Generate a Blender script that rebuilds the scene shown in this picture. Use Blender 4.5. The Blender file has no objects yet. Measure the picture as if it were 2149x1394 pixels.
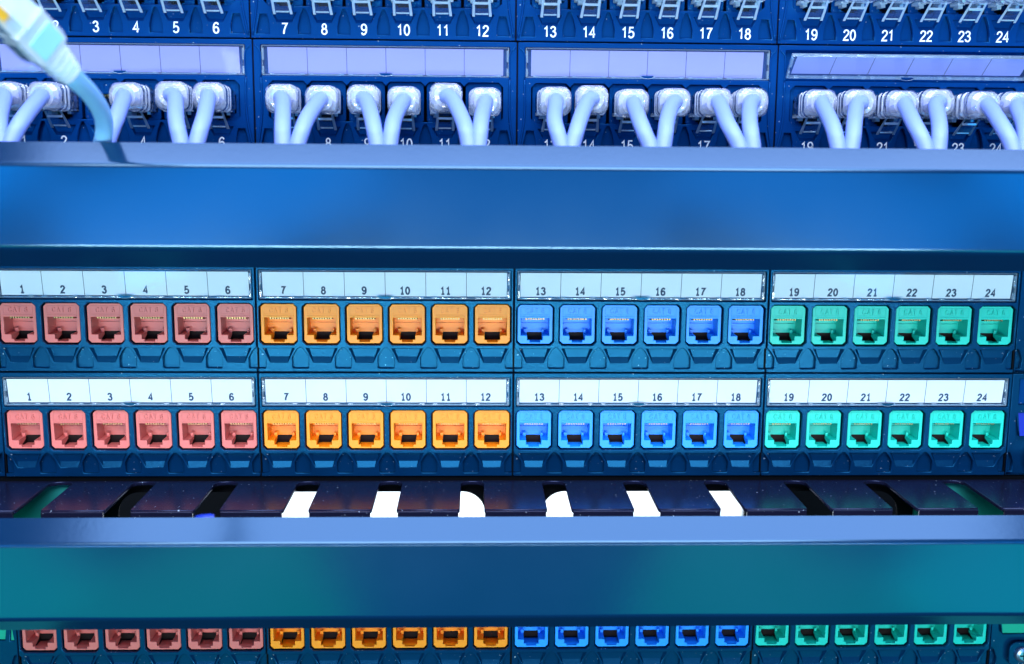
import bpy, bmesh, math, random
from mathutils import Vector, Matrix, Quaternion
random.seed(7)
S = 0.001                                    # everything below is authored in millimetres
scn = bpy.context.scene
COL = scn.collection

# ------------------------------------------------------------------ camera
cam_d = bpy.data.cameras.new('camera'); cam = bpy.data.objects.new('camera', cam_d); COL.objects.link(cam)
cam_d.sensor_width = 36.0; cam_d.lens = 38.6
cam_d.clip_start = 0.01; cam_d.clip_end = 20
R_ = Vector((0.9994662, -0.0316679, 0.0080247)); U_ = Vector((-0.0026838, 0.1652161, 0.9862537)); F_ = Vector((0.0325584, 0.9857488, -0.1650429))
m = Matrix((R_, U_, -F_)).transposed().to_4x4(); m.translation = Vector((-15.42, -444.07, 91.40)) * S
cam.matrix_world = m
cam_d.dof.use_dof = True; cam_d.dof.focus_distance = 0.452; cam_d.dof.aperture_fstop = 8.5; cam_d.dof.aperture_blades = 0
scn.camera = cam
scn.view_settings.view_transform = 'Standard'; scn.view_settings.look = 'None'
scn.view_settings.exposure = 0.18; scn.view_settings.gamma = 1.0

# ------------------------------------------------------------------ world, top lamp and added unseen lights
w = bpy.data.worlds.new('World'); scn.world = w; w.use_nodes = True
bg = w.node_tree.nodes['Background']; bg.inputs[0].default_value = (0.01, 0.09, 0.22, 1); bg.inputs[1].default_value = 0.35

def area(name, loc, target, sx, sy, power, color, spread=180):
    d = bpy.data.lights.new(name, 'AREA'); d.shape = 'RECTANGLE'; d.size = sx*S; d.size_y = sy*S
    d.energy = power; d.color = color; d.spread = math.radians(spread)
    o = bpy.data.objects.new(name, d); COL.objects.link(o)
    o.location = Vector(loc)*S
    dirv = (Vector(target) - Vector(loc)).normalized()
    o.rotation_euler = dirv.to_track_quat('-Z', 'Z').to_euler()
    return o
area('top_lamp', (60, -200, 640), (40, -40, 0), 920, 420, 8.2, (0.54, 0.64, 1.0))
area('front_fill', (-40, -800, 490), (0, 0, -60), 820, 200, 6.6, (0.88, 0.90, 1.0))  # unseen fill added to brighten labels and jacks
area('upper_front_fill', (20, -600, 600), (0, 0, -20), 760, 200, 5.6, (0.60, 0.74, 1.0))  # unseen light added for the highlight along the cover edges
area('low_front_fill', (0, -820, -120), (0, 0, 0), 900, 40, 6.8, (0.80, 0.93, 0.94))  # added low down for the labels shaded by the upper cover
area('left_blue_fill', (-620, -860, 40), (0, 0, 60), 320, 130, 1.0, (0.001, 0.36, 1.0))  # unseen blue light placed to reflect in the upper cover's left end
area('inner_left_blue_fill', (-280, -860, 40), (0, 0, 60), 340, 130, 0.78, (0.001, 0.36, 1.0))  # added, widens the blue fade on the upper cover
area('center_blue_fill', (40, -860, 35), (0, 0, 60), 300, 130, 0.34, (0.001, 0.36, 1.0))  # added to tint the middle of the upper cover blue
area('center_teal_fill', (5, -860, -430), (0, 0, -100), 330, 200, 0.13, (0.001, 0.60, 0.75))  # added for a faint teal middle on the lower cover
area('right_blue_fill', (660, -860, 40), (0, 0, 60), 280, 130, 0.8, (0.001, 0.36, 1.0))  # unseen, placed for the blue reflection at the cover's right end
area('inner_right_blue_fill', (350, -860, 40), (0, 0, 60), 320, 130, 0.58, (0.001, 0.36, 1.0))  # added, carries the right blue reflection inwards
area('left_green_fill', (-610, -860, -430), (0, 0, -100), 300, 200, 0.50, (0.001, 0.82, 0.52))  # unseen green light placed to reflect in the lower cover
area('inner_left_green_fill', (-310, -860, -430), (0, 0, -100), 290, 200, 0.38, (0.001, 0.85, 0.42))  # added, spreads the green reflection towards the middle
area('right_teal_fill', (630, -860, -430), (0, 0, -100), 300, 200, 0.62, (0.001, 0.78, 0.66))  # unseen teal light placed for the lower cover's right reflection
area('inner_right_teal_fill', (320, -860, -430), (0, 0, -100), 300, 200, 0.38, (0.001, 0.85, 0.50))  # added, softens the teal reflection towards the middle
area('rear_fill', (-60, 140, 150), (-40, 330, -70), 200, 120, 4.5, (0.9, 0.95, 1.0))  # unseen light added to brighten the white board behind the slots

# ------------------------------------------------------------------ materials
def nodes(mat): return mat.node_tree.nodes, mat.node_tree.links
def plastic(name, col, rough=0.42, var=0.18, scale=220.0, bump=0.02, specks=0.0, spec=0.5, coat=0.0, metal=0.0, sss=0.0, tint=None):
    mt = bpy.data.materials.new(name); mt.use_nodes = True
    N, L = nodes(mt); b = N['Principled BSDF']
    tc = N.new('ShaderNodeTexCoord')
    ns = N.new('ShaderNodeTexNoise'); ns.inputs['Scale'].default_value = scale; ns.inputs['Detail'].default_value = 4
    L.new(tc.outputs['Object'], ns.inputs['Vector'])
    big = N.new('ShaderNodeTexNoise'); big.inputs['Scale'].default_value = 22; big.inputs['Detail'].default_value = 5
    L.new(tc.outputs['Object'], big.inputs['Vector'])
    mx = N.new('ShaderNodeMixRGB'); mx.blend_type = 'MIX'
    mx.inputs[1].default_value = (*[c*(1-var) for c in col], 1); mx.inputs[2].default_value = (*[min(1, c*(1+var)) for c in col], 1)
    L.new(big.outputs['Fac'], mx.inputs[0])
    last = mx.outputs[0]
    if specks:
        sp = N.new('ShaderNodeTexNoise'); sp.inputs['Scale'].default_value = 900; sp.inputs['Detail'].default_value = 1
        L.new(tc.outputs['Object'], sp.inputs['Vector'])
        cr = N.new('ShaderNodeValToRGB'); cr.color_ramp.elements[0].position = 0.74; cr.color_ramp.elements[1].position = 0.80
        L.new(sp.outputs['Fac'], cr.inputs[0])
        m2 = N.new('ShaderNodeMixRGB'); m2.inputs[2].default_value = (0.45, 0.55, 0.62, 1)
        mu = N.new('ShaderNodeMath'); mu.operation = 'MULTIPLY'; mu.inputs[1].default_value = specks
        L.new(cr.outputs[0], mu.inputs[0]); L.new(mu.outputs[0], m2.inputs[0]); L.new(last, m2.inputs[1]); last = m2.outputs[0]
    L.new(last, b.inputs['Base Color'])
    mr = N.new('ShaderNodeMapRange'); mr.inputs['To Min'].default_value = rough*0.8; mr.inputs['To Max'].default_value = min(1, rough*1.25)
    L.new(big.outputs['Fac'], mr.inputs['Value']); L.new(mr.outputs[0], b.inputs['Roughness'])
    bp = N.new('ShaderNodeBump'); bp.inputs['Strength'].default_value = bump*4; bp.inputs['Distance'].default_value = 0.0002
    L.new(ns.outputs['Fac'], bp.inputs['Height']); L.new(bp.outputs[0], b.inputs['Normal'])
    b.inputs['Specular IOR Level'].default_value = spec; b.inputs['Coat Weight'].default_value = coat; b.inputs['Metallic'].default_value = metal
    if tint: b.inputs['Specular Tint'].default_value = (*tint, 1)
    if sss:
        b.inputs['Subsurface Weight'].default_value = sss; b.inputs['Subsurface Radius'].default_value = (1, 1, 1); b.inputs['Subsurface Scale'].default_value = 0.0015
    return mt
def clear(name, tint=(0.85, 0.95, 1), milky=0.12, rough=0.08, gloss=0.5, milk=(0.75, 0.88, 1), bump=0.15, face=0.65):
    """thin clear plastic: see-through, glossy, slightly milky"""
    mt = bpy.data.materials.new(name); mt.use_nodes = True
    N, L = nodes(mt); N.remove(N['Principled BSDF']); out = N['Material Output']
    tr = N.new('ShaderNodeBsdfTransparent'); tr.inputs[0].default_value = (*tint, 1)
    gl = N.new('ShaderNodeBsdfGlossy'); gl.inputs['Roughness'].default_value = rough
    df = N.new('ShaderNodeBsdfTranslucent'); df.inputs[0].default_value = (*milk, 1)
    d2 = N.new('ShaderNodeBsdfDiffuse'); d2.inputs[0].default_value = (*milk, 1)
    ma = N.new('ShaderNodeMixShader'); ma.inputs[0].default_value = face; L.new(df.outputs[0], ma.inputs[1]); L.new(d2.outputs[0], ma.inputs[2])
    m1 = N.new('ShaderNodeMixShader'); m1.inputs[0].default_value = milky; L.new(tr.outputs[0], m1.inputs[1]); L.new(ma.outputs[0], m1.inputs[2])
    tc = N.new('ShaderNodeTexCoord'); ns = N.new('ShaderNodeTexNoise'); ns.inputs['Scale'].default_value = 350
    L.new(tc.outputs['Object'], ns.inputs['Vector'])
    bp = N.new('ShaderNodeBump'); bp.inputs['Strength'].default_value = bump; bp.inputs['Distance'].default_value = 0.0006; L.new(ns.outputs['Fac'], bp.inputs['Height'])
    fr = N.new('ShaderNodeFresnel'); fr.inputs['IOR'].default_value = 1.5; L.new(bp.outputs[0], fr.inputs['Normal']); L.new(bp.outputs[0], gl.inputs['Normal'])
    mu = N.new('ShaderNodeMath'); mu.operation = 'MULTIPLY_ADD'; mu.inputs[1].default_value = gloss*2; mu.inputs[2].default_value = 0.02; mu.use_clamp = True
    L.new(fr.outputs[0], mu.inputs[0])
    ge = N.new('ShaderNodeNewGeometry'); iv = N.new('ShaderNodeMath'); iv.operation = 'SUBTRACT'; iv.inputs[0].default_value = 1.0; L.new(ge.outputs['Backfacing'], iv.inputs[1])
    fm = N.new('ShaderNodeMath'); fm.operation = 'MULTIPLY'; L.new(mu.outputs[0], fm.inputs[0]); L.new(iv.outputs[0], fm.inputs[1])
    m2 = N.new('ShaderNodeMixShader'); L.new(fm.outputs[0], m2.inputs[0]); L.new(m1.outputs[0], m2.inputs[1]); L.new(gl.outputs[0], m2.inputs[2])
    L.new(m2.outputs[0], out.inputs[0])
    return mt
M = {
 'frame':  plastic('navy_plastic', (0.001, 0.022, 0.066), 0.24, 0.16, 700, 0.06, 0.5, tint=(0.05, 0.5, 1)),
 'frame_b': plastic('deep_blue_plastic', (0.001, 0.026, 0.130), 0.24, 0.16, 700, 0.06, 0.5, tint=(0.05, 0.5, 1)),
 'lid':    plastic('satin_blue_paint', (0.001, 0.016, 0.052), 0.155, 0.14, 500, 0.015, 0.0, 1.0, tint=(0.40, 0.72, 1)),
 'plate':  plastic('dark_plate', (0.008, 0.009, 0.026), 0.24, 0.2, 400, 0.03, 0.9, tint=(0.5, 0.6, 1)),
 'black':  plastic('black_steel', (0.001, 0.0015, 0.003), 0.7, 0.2, 300, 0.03, 0, 0.1),
 'ear':    plastic('green_lit_steel', (0.01, 0.22, 0.20), 0.5, 0.15, 300, 0.03),  # grey steel with the green light on it put into its colour
 'blank':  plastic('blank_plastic', (0.001, 0.02, 0.34), 0.5, 0.1, spec=0.3),
 'blank_g': plastic('green_blank_plastic', (0.001, 0.33, 0.20), 0.5, 0.1, spec=0.3),
 'white':  plastic('white_board', (0.85, 0.87, 0.9), 0.6, 0.03),
 'ink':    plastic('navy_ink', (0.004, 0.025, 0.08), 0.6, 0.05),
 'print':  plastic('white_print', (0.80, 0.86, 0.92), 0.5, 0.03),
 'pink':   plastic('coral_plastic', (0.64, 0.145, 0.125), 0.42, 0.06, 500, 0.02, 0, 0.4, 0, 0, 0.15),
 'orange': plastic('orange_plastic', (1.0, 0.28, 0.003), 0.42, 0.05, 500, 0.02, 0, 0.4, 0, 0, 0.15),
 'blue':   plastic('blue_plastic', (0.006, 0.29, 0.95), 0.42, 0.06, 500, 0.02, 0, 0.4, 0, 0, 0.15),
 'green':  plastic('sea_green_plastic', (0.001, 0.54, 0.42), 0.42, 0.06, 500, 0.02, 0, 0.4, 0, 0, 0.15),
 'gold':   plastic('gold_contact', (0.36, 0.25, 0.10), 0.4, 0.1, 300, 0.0, 0, 0.5, 0, 1.0),
 'well':   plastic('latch_well_shade', (0.010, 0.004, 0.004), 0.6, 0.1, spec=0.15),  # near-black colour stands in for the shade down inside the latch well
 'steel':  plastic('screw_steel', (0.25, 0.35, 0.5), 0.3, 0.1, 300, 0.02, 0, 0.5, 0, 0.9),
 'cable':  plastic('pale_cable', (0.20, 0.29, 0.70), 0.42, 0.05, 300, 0.02, 0, 0.5, 0, 0, 0.2),
 'cyan_cable': plastic('cyan_cable', (0.26, 0.58, 0.90), 0.42, 0.05, 300, 0.02, 0, 0.5, 0, 0, 0.2),
 'wire_o': plastic('orange_wire', (0.9, 0.45, 0.02), 0.5, 0.05),
 'clear':  clear('clear_cover', (0.96, 0.985, 1.0), 0.02, 0.05, 0.40, bump=0.02),
 'edge':   clear('clear_edge', (0.6, 0.85, 0.95), 0.22, 0.12, 0.9),
 'crystal': clear('plug_crystal', (0.86, 0.93, 1.0), 0.24, 0.07, 1.4, (0.86, 0.92, 1), 0.8),
 'boot':   clear('clear_boot', (0.9, 0.95, 1.0), 0.30, 0.06, 1.9, (0.93, 0.96, 1), 1.0, 0.9),
 'tab':    clear('latch_clear', (0.88, 0.96, 1.0), 0.45, 0.06, 1.7, face=0.9),
}

def paper(a=(0.84, 0.87, 0.90), c=(0.92, 0.94, 0.96), tl=(0.55, 0.72, 1.0), mixf=0.15):
    """label card that lets some light through"""
    mt = bpy.data.materials.new('label_paper'); mt.use_nodes = True
    N, L = nodes(mt); N.remove(N['Principled BSDF'])
    tc = N.new('ShaderNodeTexCoord'); ns = N.new('ShaderNodeTexNoise'); ns.inputs['Scale'].default_value = 60; ns.inputs['Detail'].default_value = 6; L.new(tc.outputs['Object'], ns.inputs['Vector'])
    mx = N.new('ShaderNodeMixRGB'); mx.inputs[1].default_value = (*a, 1); mx.inputs[2].default_value = (*c, 1); L.new(ns.outputs['Fac'], mx.inputs[0])
    d = N.new('ShaderNodeBsdfDiffuse'); t = N.new('ShaderNodeBsdfTranslucent'); t.inputs[0].default_value = (*tl, 1)
    L.new(mx.outputs[0], d.inputs[0]); m = N.new('ShaderNodeMixShader'); m.inputs[0].default_value = mixf
    L.new(d.outputs[0], m.inputs[1]); L.new(t.outputs[0], m.inputs[2]); L.new(m.outputs[0], N['Material Output'].inputs[0])
    return mt
M['paper'] = paper()
M['lavender_lit_paper'] = paper((0.42, 0.42, 0.86), (0.48, 0.47, 0.92), (0.25, 0.5, 1.0), 0.45)  # label card with the upper rows' lavender light put into its colour
M['front_clear'] = clear('bright_clear_plug', (0.9, 0.97, 1.0), 0.52, 0.08, 1.8, (0.90, 0.98, 1), 1.0, 0.92)

# ------------------------------------------------------------------ mesh helpers
class MB:
    def __init__(self): self.bm = bmesh.new(); self.mats = []
    def mi(self, m):
        if m not in self.mats: self.mats.append(m)
        return self.mats.index(m)
    def poly(self, pts, m, smooth=False):
        f = self.bm.faces.new([self.bm.verts.new(p) for p in pts]); f.material_index = self.mi(m); f.smooth = smooth; return f
    def box(self, x0, x1, y0, y1, z0, z1, m, bev=0.0):
        r = bmesh.ops.create_cube(self.bm, size=1.0)
        for v in r['verts']:
            v.co = Vector(((x0+x1)/2 + v.co.x*(x1-x0), (y0+y1)/2 + v.co.y*(y1-y0), (z0+z1)/2 + v.co.z*(z1-z0)))
        i = self.mi(m); fs = {f for v in r['verts'] for f in v.link_faces}
        for f in fs: f.material_index = i
        if bev:
            es = list({e for v in r['verts'] for e in v.link_edges})
            rb = bmesh.ops.bevel(self.bm, geom=es, offset=bev, segments=2, affect='EDGES', profile=0.5)
            for f in rb['faces']: f.material_index = i
    def hexa(self, a, b, m):
        """prism between two closed rings with the same count"""
        i = self.mi(m); va = [self.bm.verts.new(p) for p in a]; vb = [self.bm.verts.new(p) for p in b]
        n = len(a)
        fs = [self.bm.faces.new(va), self.bm.faces.new(list(reversed(vb)))]
        for k in range(n): fs.append(self.bm.faces.new([va[k], vb[k], vb[(k+1) % n], va[(k+1) % n]]))
        for f in fs: f.material_index = i
    def add(self, mesh, m, off=(0, 0, 0), mat=None):
        i = self.mi(m); t = mesh.copy()
        if mat: t.transform(mat)
        t.transform(Matrix.Translation(off))
        n0 = len(self.bm.faces); self.bm.from_mesh(t); self.bm.faces.ensure_lookup_table()
        for f in self.bm.faces[n0:]: f.material_index = i
        bpy.data.meshes.remove(t)
    def loft(self, rings, m, cap=True, smooth=True):
        i = self.mi(m); vr = [[self.bm.verts.new(p) for p in r] for r in rings]; n = len(rings[0])
        for a, b in zip(vr, vr[1:]):
            for k in range(n):
                f = self.bm.faces.new([a[k], a[(k+1) % n], b[(k+1) % n], b[k]]); f.material_index = i; f.smooth = smooth
        if cap:
            for r in (list(reversed(vr[0])), vr[-1]):
                f = self.bm.faces.new(r); f.material_index = i
    def tube(self, pts, rad, m, seg=16, sub=8):
        P = [Vector(p) for p in pts]; Q = []; RR = []
        rads = rad if isinstance(rad, (list, tuple)) else [rad]*len(P)
        ext = [2*P[0]-P[1]] + P + [2*P[-1]-P[-2]]
        for k in range(len(P)-1):
            p0, p1, p2, p3 = ext[k:k+4]
            for s in range(sub):
                t = s/sub
                Q.append(0.5*((2*p1)+(-p0+p2)*t+(2*p0-5*p1+4*p2-p3)*t*t+(-p0+3*p1-3*p2+p3)*t**3)); RR.append(rads[k]*(1-t)+rads[k+1]*t)
        Q.append(P[-1]); RR.append(rads[-1])
        rings = []; nrm = None
        for k, q in enumerate(Q):
            tan = (Q[min(k+1, len(Q)-1)] - Q[max(k-1, 0)]).normalized()
            if nrm is None: nrm = tan.orthogonal().normalized()
            nrm = (nrm - tan*nrm.dot(tan)).normalized(); bn = tan.cross(nrm)
            rings.append([q + (nrm*math.cos(2*math.pi*s/seg) + bn*math.sin(2*math.pi*s/seg))*RR[k] for s in range(seg)])
        self.loft(rings, m)
    def mesh(self, name):
        bmesh.ops.recalc_face_normals(self.bm, faces=self.bm.faces[:])
        me = bpy.data.meshes.new(name); self.bm.to_mesh(me); self.bm.free()
        me.transform(Matrix.Scale(S, 4))
        for m in self.mats: me.materials.append(M[m])
        return me
def ob(name, mesh, parent=None, loc=(0, 0, 0)):
    o = bpy.data.objects.new(name, mesh); COL.objects.link(o); o.location = Vector(loc)*S
    if parent: o.parent = parent
    return o
def thing(name, label, cat, loc=(0, 0, 0), group=None, mesh=None):
    o = bpy.data.objects.new(name, mesh); COL.objects.link(o); o.location = Vector(loc)*S
    o['label'] = label; o['category'] = cat
    if group: o['group'] = group
    return o
def shape(loops, th, bev=0.0, rnd=2):
    """filled 2D outline with holes (x,z) -> slab with front at y=0, back at y=th"""
    c = bpy.data.curves.new('tmp', 'CURVE'); c.dimensions = '2D'; c.fill_mode = 'BOTH'
    c.extrude = th/2 - bev; c.bevel_depth = bev; c.bevel_resolution = rnd-1; c.offset = -bev
    for lp in loops:
        s = c.splines.new('POLY'); s.points.add(len(lp)-1); s.use_cyclic_u = True
        for p, q in zip(s.points, lp): p.co = (q[0], q[1], 0, 1)
    o = bpy.data.objects.new('tmp', c); COL.objects.link(o)
    dg = bpy.context.evaluated_depsgraph_get(); dg.update()
    me = bpy.data.meshes.new_from_object(o.evaluated_get(dg))
    bpy.data.objects.remove(o); bpy.data.curves.remove(c)
    me.materials.clear()
    me.transform(Matrix(((1, 0, 0, 0), (0, 0, -1, th/2), (0, 1, 0, 0), (0, 0, 0, 1))))
    return me
def _ell(cx, cz, rx, rz): return [(cx+rx*math.cos(2*math.pi*k/20), cz+rz*math.sin(2*math.pi*k/20)) for k in range(21)]
_six = [(.48, .78), (.43, .90), (.31, .95), (.20, .90), (.10, .76), (.06, .55), (.06, .32), (.11, .15), (.21, .06), (.30, .05), (.41, .09), (.49, .20), (.50, .33), (.45, .48), (.34, .57), (.23, .56), (.12, .48), (.07, .36)]
GL = {'0': [_ell(.28, .5, .22, .45)], '1': [[(.10, .74), (.21, .81), (.31, .95), (.31, .05)]],
 '2': [[(.07, .70), (.10, .84), (.19, .93), (.29, .95), (.41, .91), (.49, .80), (.49, .69), (.44, .57), (.30, .40), (.14, .22), (.06, .05), (.52, .05)]],
 '3': [[(.07, .76), (.12, .88), (.22, .95), (.32, .94), (.43, .87), (.46, .75), (.42, .62), (.32, .54), (.22, .53)], [(.24, .53), (.37, .51), (.48, .42), (.51, .29), (.46, .15), (.35, .06), (.23, .05), (.12, .11), (.05, .25)]],
 '4': [[(.40, .02), (.40, .95), (.05, .30), (.54, .30)]],
 '5': [[(.47, .95), (.14, .95), (.09, .50), (.19, .59), (.29, .61), (.41, .56), (.49, .45), (.50, .31), (.45, .16), (.34, .07), (.22, .05), (.11, .11), (.06, .22)]],
 '6': [_six], '7': [[(.05, .95), (.51, .95), (.38, .72), (.27, .45), (.22, .22), (.20, .03)]],
 '8': [_ell(.28, .73, .17, .215), _ell(.28, .285, .22, .24)], '9': [[(.56-x, 1-z) for x, z in _six]],
 'C': [[(.62, .30), (.55, .13), (.40, .05), (.27, .07), (.13, .20), (.08, .42), (.08, .60), (.14, .80), (.27, .93), (.42, .95), (.55, .87), (.61, .73)]],
 'A': [[(.03, .03), (.32, .97), (.61, .03)], [(.13, .34), (.51, .34)]], 'T': [[(.03, .95), (.57, .95)], [(.30, .95), (.30, .03)]], ' ': []}
ADV = {'C': .76, 'A': .70, 'T': .64, ' ': .28}
_tx = {}
def text(s, h, depth=0.06, th=0.12, foot=False, space=0.0):
    """lettering as stroked ribbons, cap height h, centred, facing -y"""
    k_ = (s, h, depth, th, foot, space)
    if k_ in _tx: return _tx[k_]
    bm = bmesh.new(); tot = sum(ADV.get(c, .62)+space for c in s) - .06 - space; x = -tot/2; n = 0
    for c in s:
        st = list(GL[c])
        if c == '1' and foot: st = st + [[(.12, .05), (.51, .05)]]
        for path in st:
            n += 1; P = [Vector(((x+a)*h, 0, (b_-.5)*h)) for a, b_ in path]; r = th*h/2; closed = (P[0]-P[-1]).length < 1e-5
            L_, R2 = [], []
            for i, p in enumerate(P):
                a = P[i-1] if i else (P[-2] if closed else p); b2 = P[i+1] if i < len(P)-1 else (P[1] if closed else p)
                d1 = (p-a).normalized() if (p-a).length > 1e-9 else (b2-p).normalized(); d2 = (b2-p).normalized() if (b2-p).length > 1e-9 else d1
                t = (d1+d2).normalized(); nn = Vector((-t.z, 0, t.x)); mlt = 1/max(.55, nn.dot(Vector((-d1.z, 0, d1.x))))
                L_.append(p+nn*r*mlt); R2.append(p-nn*r*mlt)
            y0 = -depth - .012*n; vs = [[bm.verts.new((q.x, y, q.z)) for q in side] for side in (L_, R2) for y in (y0, 0.0)]
            for i in range(len(P)-1):
                bm.faces.new([vs[0][i], vs[0][i+1], vs[2][i+1], vs[2][i]])
                bm.faces.new([vs[0][i], vs[1][i], vs[1][i+1], vs[0][i+1]]); bm.faces.new([vs[2][i], vs[2][i+1], vs[3][i+1], vs[3][i]])
            if not closed:
                for i in (0, -1): bm.faces.new([vs[0][i], vs[1][i], vs[3][i], vs[2][i]])
        x += ADV.get(c, .62)+space
    me = bpy.data.meshes.new('glyphs'); bm.to_mesh(me); bm.free(); _tx[k_] = me; return me
def rect(x0, x1, z0, z1, c=0.0, n=3):
    if not c: return [(x0, z0), (x1, z0), (x1, z1), (x0, z1)]
    out = []
    for cx, cz, a0 in ((x1-c, z0+c, -90), (x1-c, z1-c, 0), (x0+c, z1-c, 90), (x0+c, z0+c, 180)):
        for k in range(n+1):
            a = math.radians(a0 + 90*k/n); out.append((cx+c*math.cos(a), cz+c*math.sin(a)))
    return out
def octa(cx, hw, z0, z1, c): return rect(cx-hw, cx+hw, z0, z1, c, 1)

W = 104.835; U = 44.45

# ------------------------------------------------------------------ jack (face at y=0, bottom z=0)
def jack_mesh(m):
    b = MB()
    hw, zt = 7.2, 16.2
    hole = [(-5.9, 3.4), (-3.2, 3.4), (-3.2, 1.5), (-2.15, 1.5), (-2.15, 0.55), (2.15, 0.55), (2.15, 1.5), (3.2, 1.5), (3.2, 3.4), (5.9, 3.4), (5.9, 10.6), (-5.9, 10.6)]
    b.add(shape([octa(0, hw, 0, zt, 1.25), hole], 1.0, 0.14), m)
    # raised rib above the opening and the framed CAT 6 field
    b.box(-6.1, 6.1, -0.22, 0.1, 10.95, 11.5, m, 0.1)
    b.add(shape([rect(-6.0, 6.0, 11.9, 15.35), rect(-5.75, 5.75, 12.1, 15.15)], 0.3, 0.04), m, (0, -0.16, 0))
    b.add(text('CAT 6', 2.15, 0.36, 0.15, False, 0.16), m, (0.0, -0.06, 13.6))
    # body outside
    o = octa(0, hw-0.15, 0.15, zt-0.15, 1.25)
    n = len(o)
    for k in range(n):
        a, c = o[k], o[(k+1) % n]
        b.poly([(a[0], 0.9, a[1]), (c[0], 0.9, c[1]), (c[0], 9, c[1]), (a[0], 9, a[1])], m)
    Y0, Y1 = 0.8, 9.2
    def wall(*p): b.poly(p, m)
    wall((-5.9, Y0, 3.4), (-5.9, Y1, 3.4), (-5.9, Y1, 10.6), (-5.9, Y0, 10.6))
    wall((5.9, Y0, 3.4), (5.9, Y1, 3.4), (5.9, Y1, 10.6), (5.9, Y0, 10.6))
    wall((-5.9, Y0, 10.6), (5.9, Y0, 10.6), (5.9, Y1, 10.6), (-5.9, Y1, 10.6))
    for s in (-1, 1):                                            # two floor ledges with the open latch well between them
        wall((s*5.9, Y0, 3.4), (s*3.2, Y0, 3.4), (s*3.2, 7.6, 3.4), (s*5.9, 7.6, 3.4))
        wall((s*5.9, 7.6, 3.4), (s*3.6, 7.6, 3.4), (s*3.6, Y1, 3.4), (s*5.9, Y1, 3.4))
        wall((s*3.2, Y0, 3.4), (s*3.2, 7.6, 3.4), (s*3.2, 7.6, 2.2), (s*3.2, 2.0, 0.4), (s*3.2, Y0, 0.4))
        b.box(s*3.2, s*4.2, 6.6, 7.6, 3.42, 4.9, m, 0.12)
        b.box(s*3.0, s*2.5, 1.0, 1.9, 0.6, 1.35, m, 0.05)
    wall((-3.2, Y0, 0.5), (3.2, Y0, 0.5), (3.2, 3.0, 0.75), (-3.2, 3.0, 0.75))
    k_ = 'well'  # dark sheets where the well is only shaded
    b.poly([(-3.3, 2.95, -2.6), (3.3, 2.95, -2.6), (3.3, 9.0, -2.6), (-3.3, 9.0, -2.6)], k_)
    b.poly([(-3.3, 9.0, -2.6), (3.3, 9.0, -2.6), (3.3, 9.0, 3.3), (-3.3, 9.0, 3.3)], k_)
    b.poly([(-3.3, 2.95, -2.6), (3.3, 2.95, -2.6), (3.3, 2.95, 0.7), (-3.3, 2.95, 0.7)], k_)
    for s in (-1, 1): b.poly([(s*3.3, 2.95, -2.6), (s*3.3, 9.0, -2.6), (s*3.3, 9.0, 3.3), (s*3.3, 2.95, 0.7)], k_)
    # back wall with moulded lines
    wall((-5.9, Y1, 3.4), (5.9, Y1, 3.4), (5.9, Y1, 10.6), (-5.9, Y1, 10.6))
    b.box(-5.85, 5.85, Y1-0.6, Y1-0.02, 7.0, 7.35, m)
    b.box(-5.2, 5.2, Y1-1.6, Y1-0.02, 8.6, 10.5, m)
    return b.mesh('keystone_jack')
def pins_mesh():
    b = MB()
    for k in range(8):
        x = -3.57 + 1.02*k
        b.hexa([(x-.26, 1.6, 10.5), (x+.26, 1.6, 10.5), (x+.26, 1.6, 9.75), (x-.26, 1.6, 9.75)],
               [(x-.26, 8.8, 9.3), (x+.26, 8.8, 9.3), (x+.26, 8.8, 8.8), (x-.26, 8.8, 8.8)], 'gold')
    return b.mesh('contact_pins')

def scoop(b, cx, m, zt=10.0, zm=6.5, zb=4.2, w1=6.3, w2=3.5, d=1.3, i1=5.2, i2=4.0):
    """funnel below a jack: recessed trapezoid with sloping sides"""
    o = [(cx-w1, zt), (cx+w1, zt), (cx+w2, zb), (cx-w2, zb)]; q = [(cx-i1, zt), (cx+i1, zt), (cx+i2, zm), (cx-i2, zm)]
    O = [(p[0], 0.12, p[1]) for p in o]; I = [(p[0], d, p[1]) for p in q]
    b.poly(I, m); b.poly([O[3], O[2], I[2], I[3]], m); b.poly([O[0], O[3], I[3], I[0]], m); b.poly([O[1], I[1], I[2], O[2]], m)
    b.poly([O[0], I[0], I[1], O[1]], m)
    return o

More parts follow.
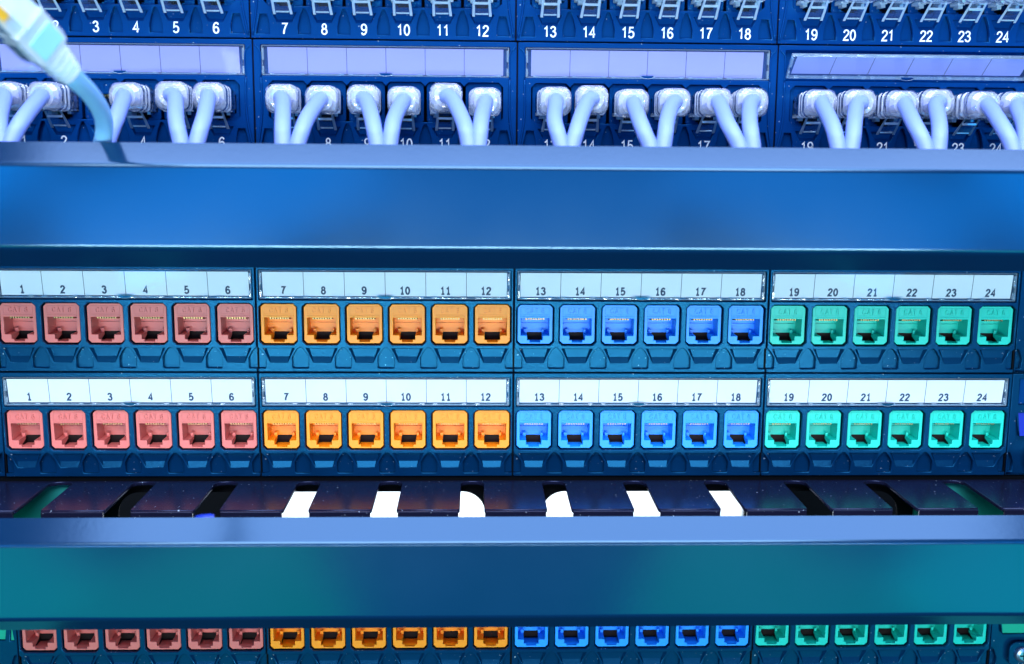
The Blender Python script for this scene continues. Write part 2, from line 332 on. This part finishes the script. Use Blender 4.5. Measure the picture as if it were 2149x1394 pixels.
# ------------------------------------------------------------------ six port frames
PW = 17.46; PN = 15.6
def cx_w(i): return W/2 + (i-2.5)*PW
def cx_n(i): return W/2 + (i-2.5)*PN
def wide_frame():
    b = MB(); m = 'frame'
    g = 0.28
    out = [(g, g), (g, 1.7), (3.0, 1.7), (3.4, 2.1), (3.4, 6.4), (1.9, 8.8), (g+.3, 10.2), (g, 10.2), (g, U-g), (W-g, U-g), (W-g, 10.2), (W-g-.3, 10.2), (W-1.9, 8.8), (W-3.4, 6.4), (W-3.4, 2.1), (W-3.0, 1.7), (W-g, 1.7), (W-g, g)]
    loops = [list(reversed(out)), rect(1.2, W-1.2, 29.9, 42.3, 0.5)]
    for i in range(6): loops.append(octa(cx_w(i), 7.7, 11.4, 28.55, 1.5))
    for i in range(5):
        c = (cx_w(i)+cx_w(i+1))/2
        loops.append([(c-3.3, 2.2), (c-2.8, 1.7), (c+2.8, 1.7), (c+3.3, 2.2), (c+3.3, 6.4), (c+1.8, 9.0), (c+.5, 10.3), (c-.5, 10.3), (c-1.8, 9.0), (c-3.3, 6.4)])
    for i in range(6): loops.append(scoop(b, cx_w(i), m))
    b.add(shape(loops, 2.4, 0.24), m)
    b.box(g+.1, W-g-.1, 2.0, 4.0, 0.6, 10.9, m)                 # pocket floors
    b.box(g+.1, W-g-.1, 3.0, 4.2, 29.0, 43.5, m)                # label recess floor
    for i in range(7):                                          # walls between jacks, behind the face
        x = W/2 + (i-3)*PW; a = 0.75 if 0 < i < 6 else 0.3
        b.box(max(g+.1, x-a), min(W-g-.1, x+a), 2.3, 12, 11, 29, m)
    b.box(g+.1, W-g-.1, 13, 14, 9, 30, 'black')
    return b.mesh('port_frame')
def narrow_frame(first):
    b = MB(); m = 'frame_b'; g = 0.28
    x0, x1 = cx_n(0)-7.75, cx_n(5)+7.75
    top = 28.3
    op = [(x0+1.8, 12.6), (x1-1.8, 12.6), (x1, 14.4), (x1, top-1.8), (x1-1.8, top)]
    for i in range(4, -1, -1):
        c = (cx_n(i)+cx_n(i+1))/2; op += [(c+1.7, top), (c, top-1.7), (c-1.7, top)]
    op += [(x0+1.8, top), (x0, top-1.8), (x0, 14.4)]
    loops = [rect(g, W-g, g, U-g, 0.2, 1), rect(3.0, W-3.0, 30.2, 42.2, 0.4), op]
    for i in range(5):
        c = (cx_n(i)+cx_n(i+1))/2
        loops.append([(c-2.5, 1.9), (c+2.5, 1.9), (c+2.5, 5.0), (c+1.7, 8.6), (c+.5, 11.6), (c-.5, 11.6), (c-1.7, 8.6), (c-2.5, 5.0)])
    for s in (0, 1):
        c = x0 if s == 0 else x1; q = [(-3.6, 1.9), (2.0, 1.9), (1.9, 5.5), (1.0, 9.5), (-1.8, 9.5), (-2.8, 5.0)]
        q = [(c + (p[0] if s == 0 else -p[0]), p[1]) for p in q]
        loops.append(q)
    for i in range(6):
        loops.append(scoop(b, cx_n(i), m, 10.2, 7.6, 6.4, 4.9, 2.9, 1.5, 4.2, 2.9))
    b.add(shape(loops, 2.4, 0.24), m)
    b.box(g+.1, W-g-.1, 2.3, 4.0, 0.6, 12.2, m); b.box(g+.1, W-g-.1, 3.0, 4.2, 29.4, 43.5, m)
    b.box(g+.1, W-g-.1, 13, 14, 9, 30, 'black')
    for i in range(6):
        b.add(text(str(first+i), 4.3, 0.02, 0.132), 'print', (cx_n(i)+0.1, -0.01, 3.9))
    for s in (-1, 1):                                           # moulded edge ribs
        e = 0 if s == 1 else W
        b.tube([(e+s*3.0, -0.1, 29.5), (e+s*3.0, -0.1, 15), (e+s*0.9, -0.1, 1.5)], 0.5, m, 8, 6)
        b.tube([(e+s*3.0, -0.1, 29.5), (e+s*3.0, -0.1, 39), (e+s*1.0, -0.1, 42)], 0.35, m, 8, 6)
    return b.mesh('port_frame')
def paper_mesh(first, wid, blank=False):
    b = MB(); x0, x1, z0, z1 = (2.6, 101.9, 1.0, 11.0) if wid else (5.6, W-5.6, 0.9, 11.0)
    # local: hinge at y=2.2,z=0 ; paper leans so that its top is nearer the front
    h = [(x0, 2.2, z0), (x1, 2.2, z0), (x1, 0.9, z1), (x0, 0.9, z1)]
    b.poly(h, 'paper' if wid else 'lavender_lit_paper')
    tilt = lambda z: 2.2 - (z-z0)*1.3/(z1-z0)
    cw = (x1-x0)/6
    for k in range(1, 6):
        x = x0 + cw*k
        b.hexa([(x-.11, tilt(z0)-.03, z0), (x+.11, tilt(z0)-.03, z0), (x+.11, tilt(z1)-.03, z1), (x-.11, tilt(z1)-.03, z1)],
               [(x-.11, tilt(z0)+.05, z0), (x+.11, tilt(z0)+.05, z0), (x+.11, tilt(z1)+.05, z1), (x-.11, tilt(z1)+.05, z1)], 'ink')
    if not blank:
        rot = Matrix.Rotation(math.atan2(1.3, z1-z0), 4, 'X')
        for k in range(6):
            b.add(text(str(first+k), 3.15, 0.02, 0.225, True, 0.10), 'ink', (x0+cw*(k+.5)-(0.3 if k else 0), tilt(3.4)-.02, 3.4), rot)
    return b.mesh('paper_label')
def cover_mesh(wid):
    b = MB(); x0, x1, z0, z1 = (1.4, W-1.7, 0.1, 11.9) if wid else (3.3, W-3.3, 0.1, 11.8)
    b.add(shape([rect(x0, x1, z0, z1, 0.4), rect(x0+.45, x1-.45, z0+.4, z1-.3)], 1.8, 0.12), 'edge', (0, 0.1, 0))
    b.box(x0+.45, x1-.45, 0.25, 0.5, z0+.4, z1-.3, 'clear')
    for s, e in ((1, x0), (-1, x1)):                              # clip blocks at the ends
        for za, zb in ((0.6, 3.6), (6.0, 10.6)):
            xa, xb = sorted((e+s*.15, e+s*1.0)); b.box(xa, xb, 0.0, 1.6, za, zb, 'edge', 0.12)
    n = 6
    for i in range(n):                                            # little feet under the paper
        c = cx_w(i) if wid else cx_n(i)
        for dx in (-6.1, 5.9):
            if x0+.6 < c+dx-1 and c+dx+1 < x1-.6: b.box(c+dx-1.0, c+dx+1.0, -0.1, 1.4, z0+.08, z0+.85, 'edge', 0.15)
        b.box(c-5, c+5, 0.6, 1.0, z0+.25, z0+.6, 'edge')
    cx = W/2                                                      # thumb notch
    arc = [(cx+2.9*math.cos(math.radians(a)), 1.35+1.25*math.sin(math.radians(a))) for a in range(180, 361, 15)]
    arc2 = [(cx+2.5*math.cos(math.radians(a)), 1.25+0.95*math.sin(math.radians(a))) for a in range(180, 361, 15)]
    b.add(shape([arc2], 0.5, 0.0), 'frame' if wid else 'frame_b', (0, -0.35, 0))
    b.tube([(p[0], -0.3, p[1]) for p in arc], 0.16, 'edge', 6, 1)
    return b.mesh('clear_cover')

# ------------------------------------------------------------------ end brackets
def ear_mesh(side, m):
    """flange beside the ports, running outwards from x=0 (side=+1 right, -1 left)"""
    b = MB()
    X = lambda v: side*v
    def L(pts):
        q = [(X(x), z) for x, z in pts]
        return q if side == 1 else list(reversed(q))
    loops = [L(rect(0.3, 32, 0.3, U-.3)), L([(3.5, 31), (30, 31), (30, 42), (3.2, 42)]), L([(0.7, 16.6), (3.2, 16.6), (2.4, 27.2), (0.7, 27.2)]), L([(5.3, 17.0), (28, 17.0), (28, 27.4), (3.8, 27.4)]),
             L([(0.9, 1.9), (3.0, 1.9), (3.3, 6.0), (1.9, 10), (0.9, 10.4)])]
    b.add(shape(loops, 2.4, 0.24), m)
    b.box(*sorted((X(.5), X(31.8))), 2.2, 4.0, 0.6, U-.6, m)
    b.add(shape([rect(*sorted((X(8.5), X(20))), 1.9, 13.5, 3.5)], 1.2, 0.3), m, (0, -0.7, 0))
    return b.mesh('mounting_ear')
def blank_mesh(side, bk):
    b = MB(); X = lambda v: side*v
    pts = [(0.75, 16.65), (3.1, 16.65), (2.35, 27.15), (0.75, 27.15)]
    b.add(shape([[(X(x), z) for x, z in pts]], 1.0, 0.05), bk, (0, 1.0, 0))
    pts = [(5.5, 17.1), (27.8, 17.1), (27.8, 27.3), (4.0, 27.3)]
    b.add(shape([[(X(x), z) for x, z in pts]], 1.0, 0.05), bk, (0, 1.0, 0))
    b.box(*sorted((X(4.0), X(29.8))), 1.2, 2.0, 31.2, 41.8, 'frame_b')
    return b.mesh('blank_insert')
def screw_mesh():
    b = MB()
    rings = []
    for r, y in ((3.4, 0), (3.4, -1.0), (3.0, -1.6), (2.0, -2.0)):
        rings.append([(r*math.cos(2*math.pi*k/24), y, r*math.sin(2*math.pi*k/24)) for k in range(24)])
    b.loft(rings, 'steel', True, False)
    b.box(-1.7, 1.7, -2.08, -1.9, -0.3, 0.3, 'black'); b.box(-0.3, 0.3, -2.085, -1.9, -1.7, 1.7, 'black')
    return b.mesh('screw')

WF = wide_frame(); COVW = cover_mesh(True); COVN = cover_mesh(False); PINS = pins_mesh(); SCREW = screw_mesh()
NF = [narrow_frame(1+6*k) for k in range(4)]
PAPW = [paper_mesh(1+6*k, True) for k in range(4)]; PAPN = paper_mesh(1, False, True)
JACK = {c: jack_mesh(c) for c in ('pink', 'orange', 'blue', 'green', 'frame_b')}
EAR = {(s, k): ear_mesh(s, k) for s in (-1, 1) for k in ('frame', 'frame_b')}
BLK = {(s, k): blank_mesh(s, k) for s in (-1, 1) for k in ('blank', 'blank_g')}
CN = {'pink': 'coral pink', 'orange': 'orange', 'blue': 'blue', 'green': 'sea green'}

b = MB(); b.box(-2*W-32, 2*W+32, 16.0, 18.0, -0.6, U+0.6, 'black'); b.box(-2*W-1, 2*W+1, 2.6, 17, -0.1, 0.25, 'black'); b.box(-2*W-1, 2*W+1, 2.6, 17, U-.25, U+.1, 'black')  # dark backing added to seal the gaps against light from behind
for k in range(-2, 3): b.box(k*W-.25, k*W+.25, 1.2, 16, 0.3, U-.3, 'black')
BACKING = b.mesh('dark_backing')
def panel(z, y, wide, label, dx=0.0):
    t = thing('patch_bay', label, 'patch panel', (dx, y, z), 'patch panels stacked in the rack')
    ob('dark_backing', BACKING, t)
    for k in range(4):
        ox = (k-2)*W
        f = ob('port_frame', WF if wide else NF[k], t, (ox, 0, 0))
        zz = 30.3
        opened = (not wide) and z < 100 and k == 3
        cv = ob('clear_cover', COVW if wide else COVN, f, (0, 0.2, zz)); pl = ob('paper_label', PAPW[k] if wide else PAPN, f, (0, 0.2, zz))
        if opened:
            for o in (cv, pl): o.rotation_euler = (math.radians(46), 0, 0); o.location = Vector((0, -0.5, zz+0.6))*S
            cv['label'] = 'clear cover tipped open at its top'; pl['label'] = 'blank label tipped forward and shaded blue'
        for i in range(6):
            if wide:
                c = ('pink', 'orange', 'blue', 'green')[k]
                j = ob('keystone_jack', JACK[c], t, (ox+cx_w(i), 1.6, 11.9)); j['label'] = f'{CN[c]} jack moulded CAT 6'
            else:
                j = ob('keystone_jack', JACK['frame_b'], t, (ox+cx_n(i), 2.0, 11.95))
            ob('contact_pins', PINS, j)
    for s in (-1, 1):
        e = ob('mounting_ear', EAR[(s, 'frame' if wide else 'frame_b')], t, (s*2*W, 0.4, 0))
        ob('blank_insert', BLK[(s, 'blank_g' if z < -100 else 'blank')], e); ob('screw', SCREW, e, (s*14.2, -0.7, 8.0))
    return t
YAB = 5.6
panel(3*U, YAB, False, 'topmost blue patch panel, large white numbers 1 to 24 in full view')
panel(2*U, YAB, False, 'blue patch panel with blank lavender lit labels and pale cables plugged in', 0.7)
panel(0, 0, True, 'patch panel with cyan lit labels and coloured jacks, just under the upper cover')
panel(-U, 0, True, 'patch panel with bright white labels and coloured jacks, just above the slotted tray')
panel(-3*U, 0, True, 'patch panel of coloured jacks peeking out below the lower cover, labels hidden')

# ------------------------------------------------------------------ cable managers
def lid_mesh():
    b = MB()
    def arc(cy, cz, r, a0, a1, n=7): return [(cy-r*math.cos(math.radians(a0+(a1-a0)*k/n)), cz+r*math.sin(math.radians(a0+(a1-a0)*k/n))) for k in range(n+1)]
    prof = [(-60.2, 92.0), (-60.8, 92.35)] + arc(-65.9, 84.0, 2.7, 48, 0) + arc(-65.9, 58.0, 2.7, 0, -48) + [(-60.8, 49.65), (-60.2, 50.0)] + arc(-65.5, 58.2, 1.2, -48, 0) + arc(-65.5, 83.8, 1.2, 0, 48)
    prof = [(y, z-88.9) for y, z in prof]
    n = 25; rings = [[(-330 + 660*k/(n-1), y, z) for y, z in prof] for k in range(n)]
    b.loft(rings, 'lid', True, False)
    return b
def lid():
    me = lid_mesh().mesh('cover'); return me
def tray_mesh():
    b = MB(); pitch = 33.67
    lp = [(-250, 37.5), (-250, 0)]
    for k in range(-1, 14):
        c = -185.2 + pitch*k; hw = 4.7
        if c + hw > 245: break
        lp += [(c-hw-.5, 0), (c-hw, .8)] + [(c-hw*math.cos(math.radians(a)), 33.0+3.4*math.sin(math.radians(a))) for a in range(0, 181, 20)] + [(c+hw, .8), (c+hw+.5, 0)]
    lp += [(250, 0), (250, 37.5)]
    loops = [lp]
    # slab lies flat: local (x, depth) ; y_world = -40 + z_shape
    me = shape(loops, 1.6, 0.35, 3)
    me.transform(Matrix(((1, 0, 0, 0), (0, 0, 1, -39.5), (0, -1, 0, 0), (0, 0, 0, 1))))
    b.add(me, 'plate')
    # fingers turned down at the front between the slots
    for k in range(-1, 14):
        c = -185.2 + pitch*(k-0.5); hw = pitch/2-4.7
        b.box(c-hw+.5, c+hw-.5, -40.6, -39.2, -16, -0.35, 'plate', 0.3)
    return b.mesh('slotted_tray')
def back_mesh():
    b = MB()
    def slot(x0, x1, z0, z1, r=9.5): return rect(x0, x1, z0, z1, r, 8)
    loops = [rect(-240, 240, -U+.5, -0.2), slot(-165, -11.5, -36, -7.0), slot(12.5, 165, -36, -7.0)]
    b.add(shape(loops, 1.5, 0.15), 'black', (0, 1.5, 0))
    return b.mesh('back_plate')
LID = lid(); TRAY = tray_mesh(); BACK = back_mesh()
def bracket_mesh():
    b = MB()
    b.box(-32, 32, -0.2, 1.2, -U+1, -3.2, 'ear', 0.1)
    return b.mesh('steel_flange')
BR = bracket_mesh()
def manager(z, label):
    t = thing('cable_manager', label, 'cable manager', (0, 0, z), 'cable managers with front covers')
    ob('cover', LID, t); ob('slotted_tray', TRAY, t, (0, 0, -0.95)); ob('back_plate', BACK, t); 
    for q in (-1, 1): ob('steel_flange', BR, t, (q*203.5, 0, 0))
manager(2*U, 'upper cable manager with a wide smooth blue front cover, cords drop behind it')
manager(-U, 'lower cable manager with teal front cover and a dark slotted tray above it')

# ------------------------------------------------------------------ cords
def rr(w_, h_, c, y, dx=0, dz=0, n=4):
    return [(x+dx, y, z+dz) for x, z in rect(-w_/2, w_/2, -h_/2, h_/2, c, n)]
def plug_mesh():
    b = MB()
    b.loft([rr(11.6, 6.9, .5, 6), rr(11.6, 7.6, .5, 5), rr(11.6, 7.6, .5, -3.6)], 'crystal', True, False)
    b.box(-5.2, 5.2, -1.5, 4, -1.0, 1.2, 'cable')                 # wires inside
    for k in range(8): b.box(-3.9+k*1.02, -3.5+k*1.02, 0.5, 5.4, 1.6, 3.2, 'gold')
    rings = [rr(11.4, 8.2, 1.2, -3.2), rr(12.1, 9.4, 1.5, -4.2), rr(12.3, 10.0, 1.8, -9.2, 0, -.2), rr(11.2, 9.0, 2.2, -9.9, 0, -.2), rr(11.3, 9.0, 2.2, -10.7), rr(12.2, 10.2, 2.4, -11.4), rr(12.3, 10.4, 2.6, -13.4),
             rr(11.3, 9.4, 2.6, -14.0), rr(11.3, 9.4, 2.6, -14.9), rr(12.4, 10.6, 3.0, -15.6), rr(12.6, 10.9, 3.4, -19.0), rr(11.6, 10.0, 4.0, -21.0), rr(8.8, 8.2, 4.0, -22.2)]
    b.loft(rings, 'boot', True, False)
    ci = b.mi('crystal')
    for f in b.bm.faces:
        c = f.calc_center_median()
        if c.y < -9 and c.z < -0.8 and f.material_index == b.mi('boot'): f.material_index = ci
    b.box(-4.4, 4.4, -9, -4.5, -4.2, 4.2, 'boot', 0.4)
    b.tube([(0, -20.0, 0), (0, -12, 0), (0, -5, 0)], 3.0, 'cable', 14, 3)
    return b.mesh('plug')
def latch_mesh():
    b = MB()
    for s in (-1, 1):
        b.hexa([(s*2.9-.45, -12.0, -4.4), (s*2.9+.45, -12.0, -4.4), (s*2.9+.45, -11.0, -5.0), (s*2.9-.45, -11.0, -5.0)],
               [(s*3.3-.5, -3.2, -10.6), (s*3.3+.5, -3.2, -10.6), (s*3.3+.5, -2.4, -11.4), (s*3.3-.5, -2.4, -11.4)], 'tab')
    b.hexa([(-2.5, -11.6, -4.9), (2.5, -11.6, -4.9), (2.5, -11.4, -5.1), (-2.5, -11.4, -5.1)],
           [(-2.9, -3.3, -10.8), (2.9, -3.3, -10.8), (2.9, -3.1, -11.0), (-2.9, -3.1, -11.0)], 'clear')
    b.box(-2.9, 2.9, -9.0, -8.2, -7.6, -6.6, 'tab', 0.2); b.box(-2.6, 2.6, -3.6, -3.0, -10.8, -10.2, 'tab', 0.15)
    for s in (-1, 1):                                             # stepped shoulders next to the nose
        b.box(s*3.0, s*5.6, -5, 3, -4.9, -3.9, 'tab', 0.15); b.box(s*3.0, s*4.4, -3, 3, -6.1, -4.9, 'tab', 0.15)
    return b.mesh('latch_tab')
PLUG = plug_mesh(); LATCH = latch_mesh()
PB = {1: (-186.8, -183.0), 2: (-178.3, -180.2), 4: (-145.4, -146.3), 5: (-123.8, -120.1), 6: (-114.1, -114.9), 7: (-85.6, -84.4), 8: (-77.4, -79.4), 9: (-53.1, -50.8), 10: (-45.7, -46.6),
      11: (-19.9, -18.1), 12: (-13.8, -14.8), 13: (13.0, 15.2), 14: (21.7, 18.6), 15: (44.4, 47.3), 16: (54.0, 51.6), 17: (76.8, 79.8), 18: (84.6, 84.3), 19: (115.4, 115.4), 20: (123.4, 119.9),
      21: (146.4, 147.8), 22: (155.3, 151.9), 23: (179.3, 179.8), 24: (187.2, 183.6)}
LIFT = {5: .8, 11: 1.4, 14: .9, 6: .5, 22: .8, 20: .3, 10: -.6, 12: -.8, 15: -.8, 16: -.2, 8: -.5, 18: .4}
ZB = 2*U + 20.5
def port_x(k): return ((k-1)//6-2)*W + cx_n((k-1) % 6)
for k, (xm, xb) in PB.items():
    px = port_x(k) + 0.7
    t = thing('network_cable', f'pale cable plugged in over number {k} of the second panel, dropping behind the cover', 'cable', (px, YAB, ZB), 'pale cables plugged side by side')
    tiltx = math.radians(LIFT.get(k, 0)*2.2); yaw = math.radians(random.uniform(-2.5, 2.5) + (xm-px)*-0.35)
    e = Matrix.Rotation(-yaw, 3, 'Z') @ Matrix.Rotation(-tiltx, 3, 'X')
    p = ob('plug', PLUG, t); p.rotation_euler = e.to_euler(); ob('latch_tab', LATCH, p)
    a = e @ Vector((0, -13.5, 0)); a2 = e @ Vector((0, -21.5, 0.2)); b = MB()
    a3 = a2 + Vector(((xm-px)*.30, -4.6, -1.4))
    b.tube([a, a2, a3, (xm-px - (xm-px)*.1, -34 - YAB, -7.6), (0.6*xm+0.4*xb-px, -41 - YAB, -12.6), (xb-px, -46 - YAB, -19), (xb-px, -49 - YAB, -30), (xb-px, -48 - YAB, -44)], 2.95, 'cable', 18, 7)
    ob('cable', b.mesh('cable'), t)
ZA = 3*U + 20.5
for k in range(1, 25):
    px = port_x(k)
    t = thing('network_cable', f'top edge cable over large number {k}, only its clear latch tab showing', 'cable', (px, YAB, ZA), 'cables plugged into the topmost panel')
    p = ob('plug', PLUG, t); p.rotation_euler = (0, 0, math.radians(random.uniform(-2, 2))); ob('latch_tab', LATCH, p)
    b = MB(); b.tube([(0, -15, 0), (0, -22, 0.3), (0, -30, 5), (0, -34, 18), (0, -34, 60)], 2.95, 'cable', 14, 6)
    ob('cable', b.mesh('cable'), t)

# loose cord hanging in front, top left
t = thing('loose_cable', 'unplugged cord with a big blurred clear plug crossing the top left corner', 'cable', (-137, -108, 111))
T0 = Vector((-137, -108, 111))
P = [Vector(p) for p in ((-136.4, -112, 114.2), (-135.6, -104, 111.0), (-136.6, -88, 107.0), (-139.0, -72, 102.5), (-141.4, -62, 98.5), (-143.8, -56, 94), (-147.2, -51, 88), (-149, -49, 76), (-149, -48, 60))]
b = MB(); b.tube([p-T0 for p in P], 2.95, 'cyan_cable', 18, 7); ob('cable', b.mesh('cable'), t)
def loose_plug():
    """axis along +z of this mesh: z=0 at the cable end, growing towards the nose"""
    b = MB()
    def r2(w_, h_, c, z, dx=0, dz=0): return [(x, y, z) for x, y in rect(-w_/2, w_/2, -h_/2, h_/2, c, 4)]
    rings = [r2(6.4, 6.4, 2.8, -2)]
    z = -1.5
    for k in range(4):
        g = 7.8 + k*0.6
        rings += [r2(g, g*.95, 2.6, z), r2(g, g*.95, 2.6, z+1.3), r2(5.4, 5.4, 2.2, z+1.5), r2(5.4, 5.4, 2.2, z+2.6)]; z += 2.7
    rings += [r2(11.6, 9.6, 1.4, z), r2(12.2, 10.0, 1.2, z+2), r2(12.2, 10.0, 1.2, z+12)]
    b.loft(rings, 'front_clear', True, False)
    b.box(-5.8, 5.8, -3.9, 3.9, z+11, z+31, 'front_clear', 0.4)
    b.box(-4.4, 4.4, -5.6, -4.9, z+1.5, z+8.5, 'cyan_cable', 0.2); b.box(-6.4, -5.9, -3, 3, z+2.5, z+10, 'front_clear', 0.2); b.box(-4.8, 1.0, -4.6, -3.7, z+18, z+25, 'wire_o', 0.2)
    b.tube([(0, 0, z), (0, 0, z+8), (0, 0, z+14)], 2.9, 'cyan_cable', 14, 3)
    cs = ['wire_o', 'cable', 'wire_o', 'cyan_cable', 'cable', 'cyan_cable', 'wire_o', 'cable']
    for k in range(8): b.box(-4.2+k*1.05, -3.4+k*1.05, -0.8, 0.2, z+14, z+29, cs[k])
    for k in range(8): b.box(-4.0+k*1.05, -3.6+k*1.05, -3.7, -1, z+24, z+30, 'gold')
    return b.mesh('plug')
p = ob('plug', loose_plug(), t)
ax = (Vector((-146.5, -138, 134.0)) - Vector((-136.0, -110, 113.4))).normalized()
q = ax.to_track_quat('Z', 'Y'); p.rotation_mode = 'QUATERNION'
# turn the flat latch side towards the viewer
view = (Vector((-15.4, -444, 91.4)) - Vector((-140, -120, 120))).normalized()
best = min((abs(((q @ Quaternion((0, 0, 1), math.radians(a))) @ Vector((0, -1, 0)) - view).length), a) for a in range(0, 360, 5))[1]
p.rotation_quaternion = q @ Quaternion((0, 0, 1), math.radians(best + 18)); p.location = (Vector((-136.0, -110, 113.0)) - T0)*S
b = MB()
b.hexa([(-3, -4.2, 40), (3, -4.2, 40), (3, -4.9, 40), (-3, -4.9, 40)], [(-3.4, -8.5, 24), (3.4, -8.5, 24), (3.4, -9.4, 24), (-3.4, -9.4, 24)], 'tab')
l = ob('latch_tab', b.mesh('latch_tab'), p)

# ------------------------------------------------------------------ behind the rack
b = MB(); b.box(-158, 182, 330, 336, -190, 60, 'white'); bd = ob('white_board', b.mesh('white_board'))
bd['label'] = 'bright white board seen through the slots of the dark tray'; bd['category'] = 'board'
b = MB(); b.box(-900, 900, 460, 470, -700, 700, 'black'); wl = ob('wall', b.mesh('wall')); wl['kind'] = 'structure'
for s in (-1, 1):
    b = MB(); x0, x1 = sorted((s*222, s*262)); b.box(x0, x1, 8, 12, -420, 420, 'ear', 0.3)
    x0, x1 = sorted((s*258, s*262)); b.box(x0, x1, 12.1, 60, -420, 420, 'ear', 0.3)
    o = ob('rack_post', b.mesh('rack_post')); o['category'] = 'post'; o['group'] = 'upright posts of the rack'
    o['label'] = ('right' if s > 0 else 'left') + ' steel upright post behind the panel ends'

b = MB(); b.tube([(0, 0, 0), (2, -4, -30), (-3, 0, -80), (0, 6, -140)], 5.5, 'blank', 14, 6); bc = ob('blue_cable', b.mesh('blue_cable'), None, (-180, 200, -130))
bc['label'] = 'blurred blue cable deep behind the third slot of the dark tray'; bc['category'] = 'cable'
